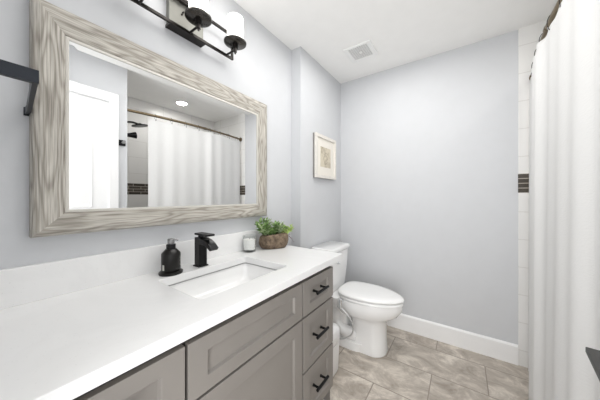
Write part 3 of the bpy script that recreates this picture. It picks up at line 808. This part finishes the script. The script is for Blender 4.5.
loft(bm, [tsec(0.150, 0.890, 0.413, 0.04), tsec(0.160, 0.880, 0.44, 0.045), tsec(0.173, 0.866, 0.58, 0.045), tsec(0.182, 0.858, 0.745, 0.045), tsec(0.180, 0.860, 0.752, 0.045)])
obj('tank', bm, 'porcelain', to, smooth=True, angle=50)
bm = B()
loft(bm, [tsec(0.186, 0.852, 0.7525), tsec(0.190, 0.848, 0.757), tsec(0.190, 0.848, 0.782), tsec(0.185, 0.853, 0.789), tsec(0.172, 0.870, 0.791)])
obj('tank_lid', bm, 'porcelain', to, smooth=True, angle=50)
bm = B()
tube(bm, [(tx - 0.065, 0.866, 0.665), (tx - 0.065, 0.852, 0.665)], 0.010, 16)
tube(bm, [(tx - 0.067, 0.850, 0.666), (tx - 0.050, 0.849, 0.655)], [0.005, 0.004], 10)
o = obj('flush_lever', bm, 'chrome', to, smooth=True); o['label'] = 'chrome flush lever'
bm = B(); hx = tx - 0.215
tube(bm, [(hx + 0.03, 0.76, 0.415), (hx - 0.005, 0.76, 0.415)], 0.010, 12); tube(bm, [(hx - 0.004, 0.76, 0.395), (hx - 0.004, 0.76, 0.435)], 0.013, 12)
tube(bm, [(hx - 0.004, 0.76, 0.395), (hx - 0.004, 0.76, 0.37)], 0.008, 10)
o = obj('bidet_valve', bm, 'chrome', to, smooth=True); o['label'] = 'small chrome valve at the side of the seat'
bm = B()
tube(bm, spline([(hx - 0.004, 0.76, 0.375), (hx + 0.008, 0.70, 0.32), (hx + 0.022, 0.67, 0.24), (hx + 0.03, 0.70, 0.16), (hx + 0.02, 0.80, 0.11), (hx + 0.01, 0.92, 0.12), (hx + 0.0, 1.00, 0.16)], 8), 0.0058, 10)
tube(bm, spline([(hx + 0.015, 0.90, 0.40), (hx - 0.01, 0.86, 0.33), (hx + 0.005, 0.88, 0.24), (hx + 0.0, 1.00, 0.18)], 8), 0.0055, 10)
o = obj('water_hose', bm, mat('braided_steel', (0.62, 0.62, 0.62), 0.35, metal=0.6, var=0.12, scale=140), to, smooth=True); o['label'] = 'pale braided hose'
sv = thing('shutoff_valve', 'chrome water shutoff valve on the wall behind the toilet', 'valve', (hx, YT, 0.17))
bm = B(); tube(bm, [(hx, YT, 0.17), (hx, 1.005, 0.17)], 0.009, 12); tube(bm, [(hx, YT, 0.17), (hx, YT - 0.006, 0.17)], 0.026, 20); tube(bm, [(hx, 1.005, 0.155), (hx, 1.005, 0.19)], 0.012, 12)
obj('valve_body', bm, 'chrome', sv, smooth=True)
bm = B(); lathe(bm, [(0, -0.006), (0.016, -0.006), (0.018, 0), (0.016, 0.006), (0, 0.006)], 0, 0, 16)
o = obj('knob', bm, 'chrome', sv, smooth=True, loc=(0, 0, 0)); o.rotation_euler = (R(90), 0, 0); o.location = (0, -0.085, 0)

# ------------------------------------------------------------------ waste bin
wb = thing('waste_bin', 'slim white plastic bin between the vanity and the toilet', 'bin', (1.39, 0.82, 0))
bm = B()
def bs(d_, z, r=0.04): return rsec(1.315 + d_, 1.508 - d_, 0.70 + d_, 0.93 - d_, r, z)
loft(bm, [bs(0.022, 0.0), bs(0.012, 0.006), bs(0.006, 0.02), bs(0.0, 0.215)])
obj('bucket', bm, 'bin', wb, smooth=True, angle=50)
bm = B(); loft(bm, [bs(0.002, 0.218), bs(-0.001, 0.222), bs(-0.001, 0.30), bs(0.004, 0.312), bs(0.03, 0.320), bs(0.07, 0.322, 0.02)])
obj('lid', bm, 'bin', wb, smooth=True, angle=50)

# ------------------------------------------------------------------ bathtub
bt = thing('bathtub', 'white built-in bathtub behind the shower curtain', 'bathtub', ((XA + XF) / 2, -0.73, 0))
bm = B(); bx0, bx1, by0, by1 = XA + 0.001, XF - TILE - 0.002, YA + 0.001, -0.405
def tr(d0, d1, z, r): return rsec(bx0 + d0, bx1 - d0, by0 + d1, by1 - d1, r, z)
loft(bm, [tr(0, 0, 0.001, 0.006), tr(0, 0, 0.39, 0.006), tr(0.004, 0.004, 0.40, 0.006), tr(0.07, 0.06, 0.40, 0.09), tr(0.085, 0.075, 0.385, 0.09), tr(0.13, 0.10, 0.12, 0.09), tr(0.20, 0.16, 0.085, 0.06)])
obj('tub', bm, 'porcelain', bt, smooth=True, angle=50)
bm = B(); lathe(bm, [(0, 0.088), (0.028, 0.088), (0.03, 0.084), (0, 0.084)], bx0 + 0.32, -0.74, 20)
obj('drain', bm, 'black', bt)

# ------------------------------------------------------------------ shower curtain rod, rings, curtain
RY, RZ = -0.420, 2.065          # wall ends; the rod bows gently into the room
RX0, RX1 = XA + 0.001, XF - TILE - 0.001
def rod_y(x):
    u = (x - (RX0 + RX1) / 2) / ((RX1 - RX0) / 2)
    return RY + 0.070 * max(0.0, 1 - abs(u) ** 2.0)
rd = thing('curtain_rod', 'aged bronze shower curtain rod spanning the bath opening', 'curtain rod', (1.56, RY, RZ))
XJ = 1.66
def rod_pts(a, b, n=24): return [(a + (b - a) * k / n, rod_y(a + (b - a) * k / n), RZ) for k in range(n + 1)]
bm = B(); tube(bm, rod_pts(RX0, XJ), 0.0135, 18)
obj('pole', bm, 'brass', rd, smooth=True)
bm = B(); tube(bm, rod_pts(XJ - 0.02, RX1), 0.0113, 18)
obj('pole', bm, 'brass', rd, smooth=True)
bm = B(); tube(bm, rod_pts(XJ - 0.012, XJ + 0.014, 3), 0.0155, 18)
obj('collar', bm, 'brass', rd, smooth=True)
for x, s in ((RX1, -1), (RX0, 1)):
    bm = B()
    tube(bm, [(x, RY, RZ), (x + s * 0.006, RY, RZ)], 0.030, 28); tube(bm, [(x + s * 0.006, RY, RZ), (x + s * 0.022, RY, RZ)], [0.026, 0.018], 24)
    obj('flange', bm, 'brass', rd, smooth=True)

CXA, CXB = 1.04, 2.235; CZT, CZB = 2.030, 0.03
NR = 8
hooks = [1.106 + 0.155 * k for k in range(NR)]
def cy(x, z):
    t = (z - CZB) / (CZT - CZB)
    u = (x - hooks[0]) / (hooks[1] - hooks[0])
    amp = 0.0055 + 0.003 * (1 - t)
    w = math.cos(2 * math.pi * u) * amp * (0.7 + 0.3 * math.sin(u * 1.7 + 0.6))
    w += 0.007 * math.sin(x * 13 + 2.6 + 0.2 * z) * (1 - 0.3 * t) + 0.0012 * math.sin(x * 33 + 1.1 + 0.7 * z)
    w += 0.016 * math.exp(-((x - 1.727) / 0.045) ** 2) * (0.4 + 0.6 * t)
    w += 0.010 / (1 + math.exp(-(x - 1.80) / 0.03)) * t
    return rod_y(x) + 0.012 + w * (0.7 if t > 0.97 else 1.0) + 0.018 * (1 - t)
bm = B(); nx, nz_ = 330, 60
G = []
for i in range(nx + 1):
    x = CXA + (CXB - CXA) * i / nx
    col_ = []
    for j in range(nz_ + 1):
        z = CZB + (CZT - CZB) * j / nz_
        sag = 0.0
        if j == nz_:
            u = (x - hooks[0]) / (hooks[1] - hooks[0]); sag = -0.008 * (0.5 - 0.5 * math.cos(2 * math.pi * u))
        col_.append(bm.verts.new((x, cy(x, z), z + sag)))
    G.append(col_)
for i in range(nx):
    for j in range(nz_): bm.faces.new((G[i][j], G[i + 1][j], G[i + 1][j + 1], G[i][j + 1]))
sc_ = obj('shower_curtain', bm, 'curtain', None, smooth='all')
md = sc_.modifiers.new('thick', 'SOLIDIFY'); md.thickness = 0.0015
tag(sc_, 'white textured shower curtain hanging to the floor in front of the bath', 'curtain')
# a ring at every hook
ring0 = None
for k, hx_ in enumerate(hooks):
    yh = cy(hx_, CZT - 0.02)
    if ring0 is None:
        bm = B()
        pts = []
        zc_ = (RZ + 0.018 + CZT - 0.026) / 2; hh = (RZ + 0.018 - (CZT - 0.026)) / 2
        for q in range(24):
            a = 2 * math.pi * q / 24; pts.append((0, 0.0195 * math.cos(a), hh * math.sin(a)))
        tube(bm, pts + [pts[0]], 0.0016, 8, cap=False)
        ring0 = obj('curtain_ring', bm, 'bronze', None, smooth=True, loc=(hx_, rod_y(hx_), zc_))
        tag(ring0, '', 'curtain ring', 'rings along the curtain rod')
        bm = B(); tube(bm, [(0, 0.016, -0.024), (0, cy(hx_, CZT - 0.02) - rod_y(hx_) + 0.006, -0.024)], 0.0055, 12)
        bead = obj('hook_bead', bm, 'pump', ring0, smooth=True, loc=(0, 0, 0))
        r_ = ring0
    else:
        r_ = ring0.copy(); COL.objects.link(r_); r_.location = (hx_, rod_y(hx_), ring0.location.z)
        b_ = bead.copy(); COL.objects.link(b_); b_.parent = r_
    order = NR - k
    words = {1: 'end ring of the curtain nearest the far wall', 8: 'end ring of the curtain nearest the shower wall'}
    nth = ['', '', 'second', 'third', 'fourth', 'fifth', 'sixth', 'seventh', 'eighth', 'ninth', 'tenth', 'eleventh']
    r_['label'] = 'metal ' + (words[order] if order in words else nth[order] + ' ring along the curtain rod from the far wall')

# ------------------------------------------------------------------ shower head on the end wall (seen in the mirror)
sh = thing('shower_fixture', 'dark shower head and handset on the tiled end wall, seen in the mirror', 'shower', (XA, -0.70, 1.98))
bm = B(); tube(bm, [(XA, -0.70, 1.97), (XA + 0.006, -0.70, 1.97)], 0.03, 20)
tube(bm, spline([(XA + 0.004, -0.70, 1.97), (XA + 0.08, -0.70, 2.01), (XA + 0.16, -0.70, 2.035), (XA + 0.22, -0.70, 2.03)], 6), 0.0105, 12)
obj('arm', bm, 'black', sh, smooth=True)
bm = B(); lathe(bm, [(0, 0.03), (0.015, 0.028), (0.03, 0.012), (0.075, 0.006), (0.08, 0), (0.076, -0.006), (0, -0.006)], 0, 0, 28)
o = obj('rain_head', bm, 'black', sh, smooth=True, loc=(0, 0, 0)); o.location = (0.24, 0, 0.035); o.rotation_euler = (0, R(-12), 0)
bm = B(); tube(bm, spline([(XA + 0.06, -0.70, 1.985), (XA + 0.09, -0.70, 1.90), (XA + 0.13, -0.70, 1.88)], 5), 0.012, 12)
tube(bm, [(XA + 0.12, -0.70, 1.885), (XA + 0.20, -0.70, 1.90)], [0.018, 0.036], 18); tube(bm, [(XA + 0.10, -0.70, 1.88), (XA + 0.07, -0.68, 1.70)], [0.013, 0.010], 12)
obj('handset', bm, 'black', sh, smooth=True)

# ------------------------------------------------------------------ robe hook on the opposite wall (seen in the mirror)
rh = thing('robe_hook', 'black square robe hook on the wall beside the closet door', 'hook', (0.810, YO, 1.72))
pbox('plate', 'black', rh, 0.778, 0.830, YO, YO + 0.008, 1.693, 1.745, bev=0.002)
bm = B(); tube(bm, [(0.804, YO + 0.008, 1.72), (0.804, YO + 0.045, 1.72)], 0.007, 12); tube(bm, [(0.804, YO + 0.040, 1.72), (0.804, YO + 0.048, 1.72)], 0.014, 16)
obj('peg', bm, 'pump', rh, smooth=True)

# ------------------------------------------------------------------ small black stand at the right edge
st = thing('side_table', 'black flat-topped stand, its corner showing in front of the curtain', 'table', (0.60, -0.26, 0))
ZT = 0.905
q1 = Vector((0.745, -0.213)); dl = Vector((-math.cos(R(7.5)), math.sin(R(7.5)))); dw = Vector((-math.sin(R(7.5)), -math.cos(R(7.5))))
TL, TW = 0.30, 0.085
corner = [q1, q1 + dl * TL, q1 + dl * TL + dw * TW, q1 + dw * TW]
bm = B(); loft(bm, [[(p.x, p.y, z) for p in corner] for z in (ZT - 0.012, ZT)])
obj('top', bm, 'charcoal', st, bevel=0.0015)
pc = q1 + dl * (TL * 0.62) + dw * (TW * 0.5)
bm = B(); tube(bm, [(pc.x, pc.y, 0.012), (pc.x, pc.y, ZT - 0.012)], 0.014, 16)
obj('post', bm, 'blackbar', st, smooth=True)
bm = B(); lathe(bm, [(0, 0), (0.085, 0), (0.085, 0.006), (0.03, 0.012), (0, 0.013)], pc.x, pc.y, 32)
obj('foot', bm, 'blackbar', st, smooth=True)
